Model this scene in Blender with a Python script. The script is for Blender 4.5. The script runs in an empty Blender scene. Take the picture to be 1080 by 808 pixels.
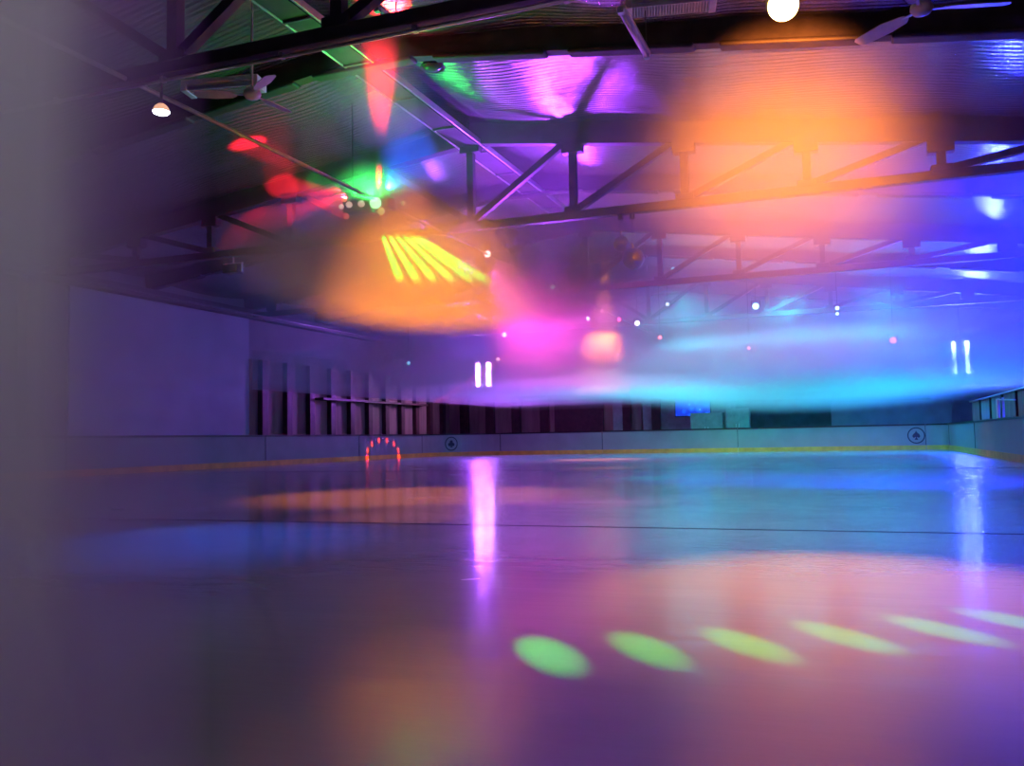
import bpy, bmesh, math, random
from mathutils import Vector, Matrix
random.seed(7)
PI = math.pi
S = bpy.context.scene
C = S.collection

# ------------------------------------------------------------------ camera
FPX = 950.0
EYE = 0.86
yaw = math.radians(20.75); pitch = math.atan(59/FPX); roll = math.radians(1.1)
fwd = Vector((-math.sin(yaw)*math.cos(pitch), math.cos(yaw)*math.cos(pitch), math.sin(pitch)))
r0 = Vector((math.cos(yaw), math.sin(yaw), 0))
u0 = r0.cross(fwd)
rr = r0*math.cos(roll) - u0*math.sin(roll)
uu = u0*math.cos(roll) + r0*math.sin(roll)
cd = bpy.data.cameras.new('camera'); cam = bpy.data.objects.new('camera', cd); C.objects.link(cam)
cd.sensor_width = 36; cd.lens = 36*FPX/1080; cd.clip_start = 0.02; cd.clip_end = 300
M = Matrix((rr, uu, -fwd)).transposed().to_4x4(); M.translation = Vector((0, 0, EYE))
cam.matrix_world = M
S.camera = cam
EYEV = Vector((0, 0, EYE))

def ray(px, py):
    return fwd + rr*((px-540)/FPX) + uu*((404-py)/FPX)
def at_y(px, py, y):          # point seen at a pixel on the cross plane y (y runs down the hall)
    d = ray(px, py); return EYEV + d*(y/d.y)
def at_x(px, py, x):
    d = ray(px, py); return EYEV + d*(x/d.x)
def at_z(px, py, z):
    d = ray(px, py); return EYEV + d*((z-EYE)/d.z)

# ------------------------------------------------------------------ hall dimensions (x across, y along, z up)
XL, XR = -23.6, 8.2           # hall side walls
YB, YF = -10.0, 51.0          # hall end walls
RX = -8.8                     # ridge line
RIDGE = 9.0; SLOPE = 0.131
def roof(x): return RIDGE - SLOPE*abs(x-RX)
BCZ = 6.2                     # underside chord height
BOARD_H = 1.2
BXL, BXR, BYF = -21.5, 4.0, 46.3
BYN = 25.6                    # near end of the right boards

# ------------------------------------------------------------------ materials
def mat(name, col, rough=0.6, metal=0.0, noise=0.0, nscale=4.0, bump=0.0, bscale=20.0, spec=0.5, emit=None, estr=0.0, nstretch=(1,1,1), sample=True):
    m = bpy.data.materials.new(name); m.use_nodes = True
    nt = m.node_tree; b = nt.nodes['Principled BSDF']
    b.inputs['Base Color'].default_value = (*col, 1)
    b.inputs['Roughness'].default_value = rough
    b.inputs['Metallic'].default_value = metal
    b.inputs['Specular IOR Level'].default_value = spec
    tc = nt.nodes.new('ShaderNodeTexCoord')
    mp = nt.nodes.new('ShaderNodeMapping'); mp.inputs['Scale'].default_value = nstretch
    nt.links.new(tc.outputs['Object'], mp.inputs['Vector'])
    if noise > 0:
        n = nt.nodes.new('ShaderNodeTexNoise'); n.inputs['Scale'].default_value = nscale; n.inputs['Detail'].default_value = 4
        nt.links.new(mp.outputs[0], n.inputs['Vector'])
        r = nt.nodes.new('ShaderNodeMapRange')
        r.inputs['From Min'].default_value = 0.3; r.inputs['From Max'].default_value = 0.7
        r.inputs['To Min'].default_value = 1-noise; r.inputs['To Max'].default_value = 1+noise
        nt.links.new(n.outputs['Fac'], r.inputs['Value'])
        mx = nt.nodes.new('ShaderNodeVectorMath'); mx.operation = 'SCALE'; mx.inputs[0].default_value = col
        nt.links.new(r.outputs[0], mx.inputs['Scale'])
        nt.links.new(mx.outputs[0], b.inputs['Base Color'])
    if bump > 0:
        n2 = nt.nodes.new('ShaderNodeTexNoise'); n2.inputs['Scale'].default_value = bscale; n2.inputs['Detail'].default_value = 3
        nt.links.new(mp.outputs[0], n2.inputs['Vector'])
        bp = nt.nodes.new('ShaderNodeBump'); bp.inputs['Strength'].default_value = bump; bp.inputs['Distance'].default_value = 0.02
        nt.links.new(n2.outputs['Fac'], bp.inputs['Height']); nt.links.new(bp.outputs[0], b.inputs['Normal'])
    if emit:
        b.inputs['Emission Color'].default_value = (*emit, 1); b.inputs['Emission Strength'].default_value = estr
        if not sample: m.cycles.emission_sampling = 'NONE'
    return m

STEEL = mat('dark_painted_steel', (0.035, 0.028, 0.045), 0.6, 0.0, 0.3, 3, 0.1, 30)
STEEL2 = mat('grey_painted_steel', (0.12, 0.11, 0.14), 0.4, 0.4, 0.25, 3)
PALE = mat('pale_enamel', (0.55, 0.52, 0.55), 0.35, 0.0, 0.1, 6)
ALU = mat('aluminium_edge', (0.6, 0.58, 0.62), 0.3, 0.8, 0.1, 8)
BLACKP = mat('black_plastic', (0.012, 0.012, 0.015), 0.4, 0, 0.2, 5)
WALLM = mat('plastered_wall', (0.18, 0.18, 0.20), 0.8, 0, 0.12, 1.5, 0.15, 12)
WALLP = mat('pale_wall_panel', (0.30, 0.34, 0.42), 0.75, 0, 0.10, 0.8, 0.1, 8)
CLAD = mat('brown_cladding', (0.22, 0.13, 0.12), 0.7, 0, 0.25, 1.2, 0.3, 6, nstretch=(3, 3, .3))
POSTM = mat('dark_red_timber', (0.055, 0.015, 0.02), 0.55, 0, 0.3, 4, 0.2, 20)
BOARD = mat('white_board_plastic', (0.18, 0.18, 0.19), 0.4, 0, 0.08, 1.3, 0.08, 5)
KICK = mat('yellow_kickplate', (0.55, 0.24, 0.03), 0.45, 0, 0.2, 3)
CAP = mat('black_cap_rail', (0.008, 0.008, 0.012), 0.4)
INK = mat('logo_ink', (0.01, 0.012, 0.03), 0.5)
GREYM = mat('grey_laminate', (0.25, 0.27, 0.27), 0.6, 0, 0.15, 4)
MIRROR = mat('mirror_tiles', (0.85, 0.85, 0.92), 0.28, 1.0)
DGLASS = mat('smoked_glass', (0.05, 0.06, 0.06), 0.15, 0, spec=0.8)

def ceiling_mat():
    m = mat('silver_ceiling_foil', (0.40, 0.38, 0.42), 0.24, 0.8)
    nt = m.node_tree; b = nt.nodes['Principled BSDF']
    g = nt.nodes.new('ShaderNodeTexCoord')
    mp = nt.nodes.new('ShaderNodeMapping'); mp.inputs['Scale'].default_value = (0.35, 6.0, 1.0)
    nt.links.new(g.outputs['Object'], mp.inputs[0])
    n = nt.nodes.new('ShaderNodeTexNoise'); n.inputs['Scale'].default_value = 1.6; n.inputs['Detail'].default_value = 5; n.inputs['Roughness'].default_value = 0.6
    nt.links.new(mp.outputs[0], n.inputs['Vector'])
    w = nt.nodes.new('ShaderNodeTexWave'); w.bands_direction = 'Y'; w.inputs['Scale'].default_value = 2.2; w.inputs['Distortion'].default_value = 1.5
    nt.links.new(g.outputs['Object'], w.inputs['Vector'])
    a = nt.nodes.new('ShaderNodeMath'); a.operation = 'MULTIPLY_ADD'; a.inputs[1].default_value = 0.25
    nt.links.new(w.outputs['Fac'], a.inputs[0]); nt.links.new(n.outputs['Fac'], a.inputs[2])
    bp = nt.nodes.new('ShaderNodeBump'); bp.inputs['Strength'].default_value = 0.8; bp.inputs['Distance'].default_value = 0.10
    nt.links.new(a.outputs[0], bp.inputs['Height']); nt.links.new(bp.outputs[0], b.inputs['Normal'])
    return m
CEIL = ceiling_mat()

def ice_mat():
    m = mat('resurfaced_ice', (0.29, 0.29, 0.32), 0.2, 0.0, 0.10, 0.5)
    nt = m.node_tree; b = nt.nodes['Principled BSDF']
    b.inputs['IOR'].default_value = 1.25
    b.inputs['Coat Weight'].default_value = 0.6; b.inputs['Coat Roughness'].default_value = 0.13; b.inputs['Coat IOR'].default_value = 1.24
    g = nt.nodes.new('ShaderNodeTexCoord')
    mp = nt.nodes.new('ShaderNodeMapping'); mp.inputs['Rotation'].default_value = (0, 0, -yaw); mp.inputs['Scale'].default_value = (0.5, 2.2, 1)
    nt.links.new(g.outputs['Object'], mp.inputs[0])
    n = nt.nodes.new('ShaderNodeTexNoise'); n.inputs['Scale'].default_value = 1.6; n.inputs['Detail'].default_value = 6
    nt.links.new(mp.outputs[0], n.inputs['Vector'])
    n2 = nt.nodes.new('ShaderNodeTexNoise'); n2.inputs['Scale'].default_value = 0.7; n2.inputs['Detail'].default_value = 3
    nt.links.new(g.outputs['Object'], n2.inputs['Vector'])
    r = nt.nodes.new('ShaderNodeMapRange'); r.inputs['To Min'].default_value = 0.12; r.inputs['To Max'].default_value = 0.34
    nt.links.new(n2.outputs['Fac'], r.inputs['Value']); nt.links.new(r.outputs[0], b.inputs['Roughness'])
    bp = nt.nodes.new('ShaderNodeBump'); bp.inputs['Strength'].default_value = 0.35; bp.inputs['Distance'].default_value = 0.012
    nt.links.new(n.outputs['Fac'], bp.inputs['Height']); nt.links.new(bp.outputs[0], b.inputs['Normal'])
    nt.links.new(bp.outputs[0], b.inputs['Coat Normal'])
    return m
ICE = ice_mat()
LINE = mat('ice_line_paint', (0.06, 0.03, 0.09), 0.25)

def glow(name, col, strength, sample=True):
    return mat(name, (0.8, 0.8, 0.8), 0.4, emit=col, estr=strength, sample=sample)

# ------------------------------------------------------------------ mesh helpers
class MB:
    def __init__(s): s.bm = bmesh.new()
    def box(s, c, size, rot=None):
        r = bmesh.ops.create_cube(s.bm, size=1.0)
        mt = Matrix.Translation(Vector(c)) @ (rot.to_4x4() if rot else Matrix()) @ Matrix.Diagonal((*size, 1))
        bmesh.ops.transform(s.bm, matrix=mt, verts=r['verts']); return s
    def bar(s, a, b, w, h=None, up=Vector((0, 0, 1))):        # rectangular member from a to b
        a, b = Vector(a), Vector(b); h = w if h is None else h
        d = b-a; L = d.length; d.normalize()
        if abs(d.dot(up)) > 0.99: up = Vector((0, 1, 0))
        side = d.cross(up).normalized(); up2 = side.cross(d)
        rot = Matrix((side, d, up2)).transposed()
        return s.box((a+b)/2, (w, L, h), rot)
    def tube(s, a, b, r, seg=12, r2=None, cap=True):
        a, b = Vector(a), Vector(b); d = b-a; L = d.length
        q = d.to_track_quat('Z', 'Y').to_matrix().to_4x4()
        c = bmesh.ops.create_cone(s.bm, cap_ends=cap, segments=seg, radius1=r, radius2=r if r2 is None else r2, depth=L)
        bmesh.ops.transform(s.bm, matrix=Matrix.Translation((a+b)/2) @ q, verts=c['verts']); return s
    def sphere(s, c, r, seg=20, ring=12, scale=(1, 1, 1), rot=None):
        q = bmesh.ops.create_uvsphere(s.bm, u_segments=seg, v_segments=ring, radius=r)
        bmesh.ops.transform(s.bm, matrix=Matrix.Translation(Vector(c)) @ (rot.to_4x4() if rot else Matrix()) @ Matrix.Diagonal((*scale, 1)), verts=q['verts']); return s
    def lathe(s, prof, c=(0, 0, 0), seg=24, rot=None):       # prof: (r, z)
        rings = []
        mt = Matrix.Translation(Vector(c)) @ (rot.to_4x4() if rot else Matrix())
        for r, z in prof:
            if r < 1e-5: rings.append([s.bm.verts.new(mt @ Vector((0, 0, z)))])
            else: rings.append([s.bm.verts.new(mt @ Vector((r*math.cos(2*PI*i/seg), r*math.sin(2*PI*i/seg), z))) for i in range(seg)])
        for A, B in zip(rings, rings[1:]):
            for i in range(seg):
                j = (i+1) % seg
                if len(A) == 1 and len(B) > 1: s.bm.faces.new((A[0], B[i], B[j]))
                elif len(B) == 1 and len(A) > 1: s.bm.faces.new((A[i], A[j], B[0]))
                elif len(A) > 1: s.bm.faces.new((A[i], A[j], B[j], B[i]))
        return s
    def prism(s, pts, a, thick, rot):                          # outline pts (x,y) in local plane, extruded along local z
        mt = Matrix.Translation(Vector(a)) @ rot.to_4x4()
        lo = [s.bm.verts.new(mt @ Vector((x, y, 0))) for x, y in pts]
        hi = [s.bm.verts.new(mt @ Vector((x, y, thick))) for x, y in pts]
        s.bm.faces.new(lo[::-1]); s.bm.faces.new(hi)
        n = len(pts)
        for i in range(n): s.bm.faces.new((lo[i], lo[(i+1) % n], hi[(i+1) % n], hi[i]))
        return s
    def build(s, name, m, parent=None, smooth=False, bevel=0.0):
        bmesh.ops.recalc_face_normals(s.bm, faces=s.bm.faces[:])
        me = bpy.data.meshes.new(name); s.bm.to_mesh(me); s.bm.free()
        me.materials.append(m)
        o = bpy.data.objects.new(name, me); C.objects.link(o)
        if smooth:
            for p in me.polygons: p.use_smooth = True
        if bevel:
            bv = o.modifiers.new('bevel', 'BEVEL'); bv.width = bevel; bv.segments = 2; bv.limit_method = 'ANGLE'
        if parent is not None:
            o.parent = parent; o.matrix_parent_inverse = Matrix.Translation(parent.location).inverted()
        return o

def thing(name, label, cat, loc=(0, 0, 0), group=None):
    o = bpy.data.objects.new(name, None); C.objects.link(o); o.location = loc; o.empty_display_size = 0.2
    o['label'] = label; o['category'] = cat
    if group: o['group'] = group
    return o
def tag(o, label=None, cat=None, group=None, kind=None):
    if label: o['label'] = label
    if cat: o['category'] = cat
    if group: o['group'] = group
    if kind: o['kind'] = kind
    return o
def struct(o, label=None): o['kind'] = 'structure'; return tag(o, label, 'building' if label else None)

# ------------------------------------------------------------------ shell
floor = MB().box(((XL+XR)/2, (YB+YF)/2, -0.1), (XR-XL, YF-YB, 0.2)).build('floor', ICE)
tag(floor, 'wet glossy white ice sheet lit in purple, blue and orange', 'floor', kind='structure')
for nm, y, w in (('trim_1', 8.45, 0.035), ('trim_2', 23.1, 0.09)):
    o = MB().box(((BXL+BXR)/2, y, 0.0015), (BXR-BXL-0.1, w, 0.003)).build(nm, LINE)
    tag(o, 'thin dark line across the ice, %s' % ('nearer one' if y < 10 else 'farther one'), 'line', kind='structure')

wl = MB().box((XL-0.15, (YB+YF)/2, 3.6), (0.3, YF-YB+0.6, 7.6)).build('wall_left', WALLM)
tag(wl, 'grey side wall of the hall beyond the long left boards', 'wall', kind='structure')
wr = MB().box((XR+0.15, (YB+YF)/2, 3.6), (0.3, YF-YB+0.6, 7.6)).build('wall_right', STEEL)
tag(wr, 'dark side wall of the hall behind the right boards', 'wall', kind='structure')
def gable(nm, y, m):
    b = MB(); rot = Matrix.Rotation(PI/2, 3, 'X')
    b.prism([(XL, 0), (XR, 0), (XR, roof(XR)), (RX, RIDGE), (XL, roof(XL))], (0, y, 0), 0.3, rot)
    return b.build(nm, m)
wf = gable('wall_far', YF+0.3, WALLM); tag(wf, 'grey gabled end wall of the hall seen through blue haze', 'wall', kind='structure')
wb = gable('wall_back', YB, WALLM); tag(wb, 'grey gabled end wall behind the viewer', 'wall', kind='structure')

# ceiling foil: hangs in bays between the rafters, sags a little
RAFT = [4.8, 10.0, 15.3, 20.6, 25.4, 31.0, 36.2, 41.5, 46.4]
edges = [YB] + RAFT + [YF]
def ceil_z(x, y):
    for a, b in zip(edges, edges[1:]):
        if a <= y <= b: t = (y-a)/(b-a); break
    sag = 0.22*4*t*(1-t)
    wave = 0.07*abs(math.sin((x-RX)*PI/2.7*0.75))
    return roof(x) - 0.10 - sag*(0.6+0.4*math.cos(x*1.3+a)) - wave
bm = bmesh.new(); rows = []
xs = [XL + (XR-XL)*i/106 for i in range(107)]
ys = []
for a, b in zip(edges, edges[1:]):
    k = max(4, int((b-a)/0.45)); ys += [a+(b-a)*i/k for i in range(k)]
ys.append(YF)
for y in ys: rows.append([bm.verts.new((x, y, ceil_z(x, y))) for x in xs])
for A, B in zip(rows, rows[1:]):
    for i in range(len(xs)-1): bm.faces.new((A[i], B[i], B[i+1], A[i+1]))
me = bpy.data.meshes.new('ceiling'); bm.to_mesh(me); bm.free(); me.materials.append(CEIL)
for p in me.polygons: p.use_smooth = True
ceil = bpy.data.objects.new('ceiling', me); C.objects.link(ceil)
sd = ceil.modifiers.new('solid', 'SOLIDIFY'); sd.thickness = 0.03; sd.offset = 1
tag(ceil, 'wrinkled silver foil ceiling sagging between rafters, reflecting violet', 'ceiling', kind='structure')
# taped seams of the foil, running down the hall
n = 0
for x in (-21, -18.1, -15.4, -12.7, -10.9, -6.7, -4.6, -1.9, 0.8, 3.5, 6.2):
    n += 1
    b = MB(); yy = [y for y in ys if y > 3]
    for y1, y2 in zip(yy, yy[1:]):
        b.bar((x, y1, ceil_z(x, y1)-0.012), (x, y2, ceil_z(x, y2)-0.012), 0.035, 0.012)
    o = b.build('trim_%d' % (n+2), STEEL2, ceil)

# eave beams
for nm, x in (('trim_20', XL+0.25), ('trim_21', XR-0.25)):
    o = MB().box((x, (3+YF)/2, 6.25), (0.45, YF-3, 0.35)).build(nm, STEEL, bevel=0.02)
    tag(o, 'dark beam along the %s under the roof' % ('long left wall' if x < 0 else 'right wall'), 'beam', kind='structure')

# ------------------------------------------------------------------ trusses and rafters
SP = 2.68
def truss(y, label):
    t = thing('roof_truss', label, 'truss', (RX, y, BCZ), 'steel roof trusses spanning the hall')
    for sgn in (-1, 1):
        xe = XL+0.05 if sgn < 0 else XR-0.05
        a = Vector((RX, y, RIDGE-0.42)); b = Vector((xe, y, roof(xe)-0.42))
        MB().bar(a, b, 0.26, 0.56).build('top_chord', STEEL, t, bevel=0.015)
    MB().bar((XL+0.05, y, BCZ), (XR-0.05, y, BCZ), 0.22, 0.20).build('bottom_chord', STEEL, t, bevel=0.015)
    ks = [k for k in range(-6, 8) if XL+0.6 < RX+k*SP < XR-0.4]
    for k in ks:
        x = RX+k*SP; zt = roof(x)-0.45
        if abs(k) < 6: MB().bar((x, y, BCZ), (x, y, zt), 0.17, 0.17).build('vertical_strut', STEEL, t)
        MB().box((x, y, zt-0.32), (0.52, 0.26, 0.30)).build('gusset_plate', STEEL, t, bevel=0.02)
        MB().box((x, y, BCZ+0.14), (0.42, 0.24, 0.16)).build('gusset_plate', STEEL, t, bevel=0.02)
    for k in ks:
        if k+1 in ks:
            k1, k2 = (k, k+1) if k >= 0 else (k+1, k)     # bottom node near the ridge, top node away
            x1 = RX+k1*SP; x2 = RX+k2*SP
            MB().bar((x1, y, BCZ+0.1), (x2, y, roof(x2)-0.5), 0.15, 0.15).build('diagonal_strut', STEEL, t)
    return t
truss(10.0, 'dark steel roof truss nearest the viewer, crossing the top left corner')
truss(20.6, 'dark steel roof truss whose ridge stands over the green light')
truss(31.0, 'dark steel roof truss behind the mirror balls in purple haze')
truss(41.5, 'faint farthest steel roof truss in blue haze above the small lamps')
for y, lb in ((4.8, 'dark roof rafter above the viewer'), (15.3, 'dark roof rafter crossing the very top of the view over the orange lamp'),
              (25.4, 'dark roof rafter just behind the truss over the green light'),
              (36.2, 'dark roof rafter behind the mirror balls'), (46.4, 'dark roof rafter nearest the far end wall')):
    t = thing('roof_rafter', lb, 'rafter', (RX, y, RIDGE-0.3))
    for sgn in (-1, 1):
        xe = XL+0.05 if sgn < 0 else XR-0.05
        MB().bar((RX, y, RIDGE-0.36), (xe, y, roof(xe)-0.36), 0.26, 0.50).build('beam', STEEL, t, bevel=0.015)
    if 15 < y < 47:
        for k in range(-5, 7):                              # loose foil lapped round the rafter between clips
            x = RX+k*SP
            if XL+1 < x < XR-1: MB().bar((x-SP*0.42, y-0.02, roof(x-SP*0.42)-0.62), (x+SP*0.42, y-0.02, roof(x+SP*0.42)-0.62), 0.30, 0.10).build('foil_lap', STEEL, t, bevel=0.04)

# ------------------------------------------------------------------ ridge cable tray, pipes
t = thing('cable_tray', 'dark cable tray with pale edges running along the roof ridge', 'cable tray', (RX, 6, 8.2))
MB().box((RX, 17.0, RIDGE-0.72), (0.52, 22, 0.10)).build('tray', STEEL, t)
for dx in (-0.31, 0.31): MB().box((RX+dx, 17.0, RIDGE-0.70), (0.05, 22, 0.14)).build('side_rail', ALU, t, bevel=0.01)
for y in range(7, 28, 2): MB().box((RX, y, RIDGE-0.78), (0.56, 0.05, 0.05)).build('rung', STEEL2, t)
PIPEX = -9.6
pp = MB().tube((PIPEX, 6, BCZ-0.06), (PIPEX, 46, BCZ-0.06), 0.035).build('conduit_pipe', ALU, smooth=True)
tag(pp, 'thin pale conduit pipe running down the hall past the green light', 'pipe')
t = thing('conduit_pipe', 'pale conduit pipe clipped under the truss nearest the viewer', 'pipe', (RX, 10, BCZ-0.16))
MB().tube((-14, 9.98, BCZ-0.155), (3, 9.98, BCZ-0.155), 0.026).build('pipe', ALU, t, smooth=True)
for x in range(-13, 3, 2): MB().box((x, 9.98, BCZ-0.14), (0.06, 0.08, 0.08)).build('clip', ALU, t)
pp = MB().tube((XL+1.3, 12, 6.02), (XL+1.3, 46, 6.02), 0.04).build('conduit_pipe', STEEL2, smooth=True)
tag(pp, 'grey conduit pipe high along the long left wall', 'pipe')

# ------------------------------------------------------------------ ceiling fans
def fan(loc, z_top, blades_deg, label, size=0.75):
    t = thing('ceiling_fan', label, 'fan', loc)
    x, y, z = loc
    MB().tube((x, y, z+0.10), (x, y, z_top), 0.018).build('downrod', PALE, t)
    MB().lathe([(0, 0.13), (0.06, 0.12), (0.14, 0.06), (0.15, 0.0), (0.11, -0.06), (0.04, -0.09), (0, -0.09)], loc).build('motor', PALE, t, smooth=True)
    for d in blades_deg:
        a = math.radians(d); rot = Matrix.Rotation(a, 3, 'Z') @ Matrix.Rotation(math.radians(14), 3, 'X')
        MB().prism([(0.26, -0.05), (0.34, -0.10), (0.62, -0.125), (size-0.04, -0.10), (size, -0.04), (size, 0.06), (size-0.05, 0.10), (0.6, 0.12), (0.34, 0.07), (0.26, 0.04)], loc, 0.012, rot).build('blade', PALE, t)
        MB().bar(Vector(loc)+Matrix.Rotation(a, 3, 'Z') @ Vector((0.10, 0, 0)), Vector(loc)+Matrix.Rotation(a, 3, 'Z') @ Vector((0.32, 0, 0.005)), 0.05, 0.015).build('blade_iron', ALU, t)
    return t
p = at_y(266, 100, 12.4); fan(tuple(p), ceil_z(p.x, p.y), (-35, 85, 205), 'small pale ceiling fan right of the white lamp', 0.95)
p = at_y(972, 10, 13.2); fan(tuple(p), ceil_z(p.x, p.y), (15, 135, 255), 'pale ceiling fan hanging right of the orange lamp', 1.15)

# ------------------------------------------------------------------ louvred heaters / strip lights
def louvre(c, along, L, W, label):
    t = thing('louvred_heater', label, 'heater', tuple(c))
    z = c.z; u = Vector((math.cos(along), math.sin(along), 0)); v = Vector((-u.y, u.x, 0))
    rot = Matrix((u, v, Vector((0, 0, 1)))).transposed()
    MB().box((c.x, c.y, z+0.14), (L, W, 0.10), rot).build('housing', PALE, t, bevel=0.02)
    for s in (-1, 1): MB().box(Vector((c.x, c.y, z+0.05))+u*s*(L/2-0.06), (0.12, W, 0.14), rot).build('end_cap', PALE, t, bevel=0.015)
    b = MB(); n = 26
    for i in range(n): b.box(Vector((c.x, c.y, z+0.03))+u*((i+0.5)/n-0.5)*(L-0.26), (0.012, W-0.06, 0.07), rot)
    for s in (-0.5, -0.17, 0.17, 0.5): b.box(Vector((c.x, c.y, z+0.03))+v*s*(W-0.06), (L-0.24, 0.012, 0.07), rot)
    b.build('grille', ALU, t)
    for s in (-0.35, 0.35):
        q = Vector((c.x, c.y, z+0.19))+u*s*L
        MB().tube(q, (q.x, q.y, ceil_z(q.x, q.y)), 0.01).build('hanger_rod', STEEL2, t)
p = at_y(707, 10, 14.2); louvre(p, math.radians(12), 1.45, 0.42, 'pale louvred heater hanging at the top of the view left of the orange lamp')
p = at_y(236, 96, 13.4); louvre(p, math.radians(12), 1.5, 0.42, 'dim louvred heater hanging beside the small fan by the white lamp')
def strip(a, b, label):
    t = thing('strip_light', label, 'light', tuple((a+b)/2))
    MB().bar(a, b, 0.13, 0.06).build('batten', PALE, t, bevel=0.01)
    MB().tube(a+Vector((0, 0, -0.06)), b+Vector((0, 0, -0.06)), 0.02).build('tube', PALE, t, smooth=True)
    for q in (a, b):
        MB().box(q+Vector((0, 0, -0.05)), (0.09, 0.09, 0.08)).build('tube_holder', ALU, t)
        MB().tube(q+Vector((0, 0, 0.03)), (q.x, q.y, ceil_z(q.x, q.y)), 0.01).build('hanger_rod', STEEL2, t)
a = at_z(655, 8, 7.05); b = at_z(682, 56, 7.05); strip(a, b, 'unlit strip light hanging below the louvred heater near the top')
a = at_z(398, 7, 7.6); b = at_z(418, 24, 7.6); strip(a, b, 'unlit strip light catching a reddish gleam above the red beam')

# dome lamp on bracket
p = at_y(456, 68, 15.85)
t = thing('dome_lamp', 'dark dome lamp on a bracket below the ridge cable tray, unlit', 'lamp', tuple(p))
MB().lathe([(0, .22), (0.08, .20), (0.10, .10), (0.20, 0.03), (0.25, -0.06), (0.24, -0.08), (0.17, 0.0), (0, 0.06)], p).build('shade', BLACKP, t, smooth=True)
MB().sphere(p+Vector((0, 0, -0.04)), 0.20, scale=(1, 1, .5)).build('lens', mat('green_glass', (0.06, 0.13, 0.09), 0.15), t, smooth=True)
MB().tube(p+Vector((0, 0, 0.2)), (p.x, p.y, ceil_z(p.x, p.y)), 0.03).build('stem', BLACKP, t)
MB().box(p+Vector((0, 0, 0.38)), (0.26, 0.20, 0.28)).build('ballast_box', BLACKP, t, bevel=0.03)

# little speaker box under the second truss
p = at_y(246, 284, 20.6)
t = thing('hanging_speaker', 'small dark speaker box hung under the left side of the truss', 'speaker', tuple(p))
MB().box(p, (0.52, 0.30, 0.24)).build('cabinet', BLACKP, t, bevel=0.02)
MB().box(p+Vector((0, -0.155, 0)), (0.44, 0.012, 0.17)).build('grille', STEEL2, t)
for s in (-1, 1): MB().bar(p+Vector((s*0.30, 0, -0.10)), p+Vector((s*0.30, 0, 0.16)), 0.03, 0.05).build('bracket', PALE, t)
MB().box(p+Vector((0, 0, 0.16)), (0.64, 0.06, 0.03)).build('yoke', PALE, t)
MB().tube(p+Vector((0, 0, 0.17)), (p.x, p.y, BCZ-0.1), 0.015).build('hanger_rod', PALE, t)

# ------------------------------------------------------------------ mirror balls
def mirror_ball(p, r, z_top, label):
    t = thing('mirror_ball', label, 'mirror ball', tuple(p))
    bm = bmesh.new(); ring, seg = 18, 32
    me = MB()
    for i in range(ring):
        a0 = -PI/2+PI*i/ring+0.012; a1 = -PI/2+PI*(i+1)/ring-0.012
        ns = max(6, int(seg*math.cos((a0+a1)/2)))
        for j in range(ns):
            b0 = 2*PI*j/ns+0.015; b1 = 2*PI*(j+1)/ns-0.015
            q = [me.bm.verts.new(Vector((math.cos(A)*math.cos(B), math.cos(A)*math.sin(B), math.sin(A)))*r+p) for A, B in ((a0, b0), (a0, b1), (a1, b1), (a1, b0))]
            me.bm.faces.new(q)
    me.build('mirror_tiles', MIRROR, t)
    MB().sphere(p, r*0.985, 32, 20).build('core', STEEL2, t, smooth=True)
    MB().tube(p+Vector((0, 0, r)), p+Vector((0, 0, r+0.12)), 0.03).build('cap', ALU, t)
    MB().tube(p+Vector((0, 0, r+0.1)), (p.x, p.y, z_top), 0.008).build('chain', STEEL2, t)
    MB().tube((p.x, p.y, z_top), (p.x, p.y, z_top-0.12), 0.06).build('motor', BLACKP, t)
    bm.free()
p = at_y(668, 273, 20.6); mirror_ball(p, 0.255, BCZ-0.1, 'larger mirror ball, lower one of the pair')
p = at_y(655, 257, 20.6); mirror_ball(p, 0.19, BCZ-0.1, 'smaller mirror ball, upper one of the pair')

# ------------------------------------------------------------------ lamps
def mklight(kind, name, loc, col, power, aim=None, size=1.0, blend=0.5, radius=0.05, parent=None):
    ld = bpy.data.lights.new(name, kind); ld.color = col; ld.energy = power
    if kind in ('POINT', 'SPOT'): ld.shadow_soft_size = radius
    if kind == 'SPOT': ld.spot_size = math.radians(size); ld.spot_blend = blend
    o = bpy.data.objects.new(name, ld); C.objects.link(o); o.location = loc
    if aim is not None:
        o.rotation_euler = (Vector(aim)-Vector(loc)).to_track_quat('-Z', 'Y').to_euler()
    return o

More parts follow.
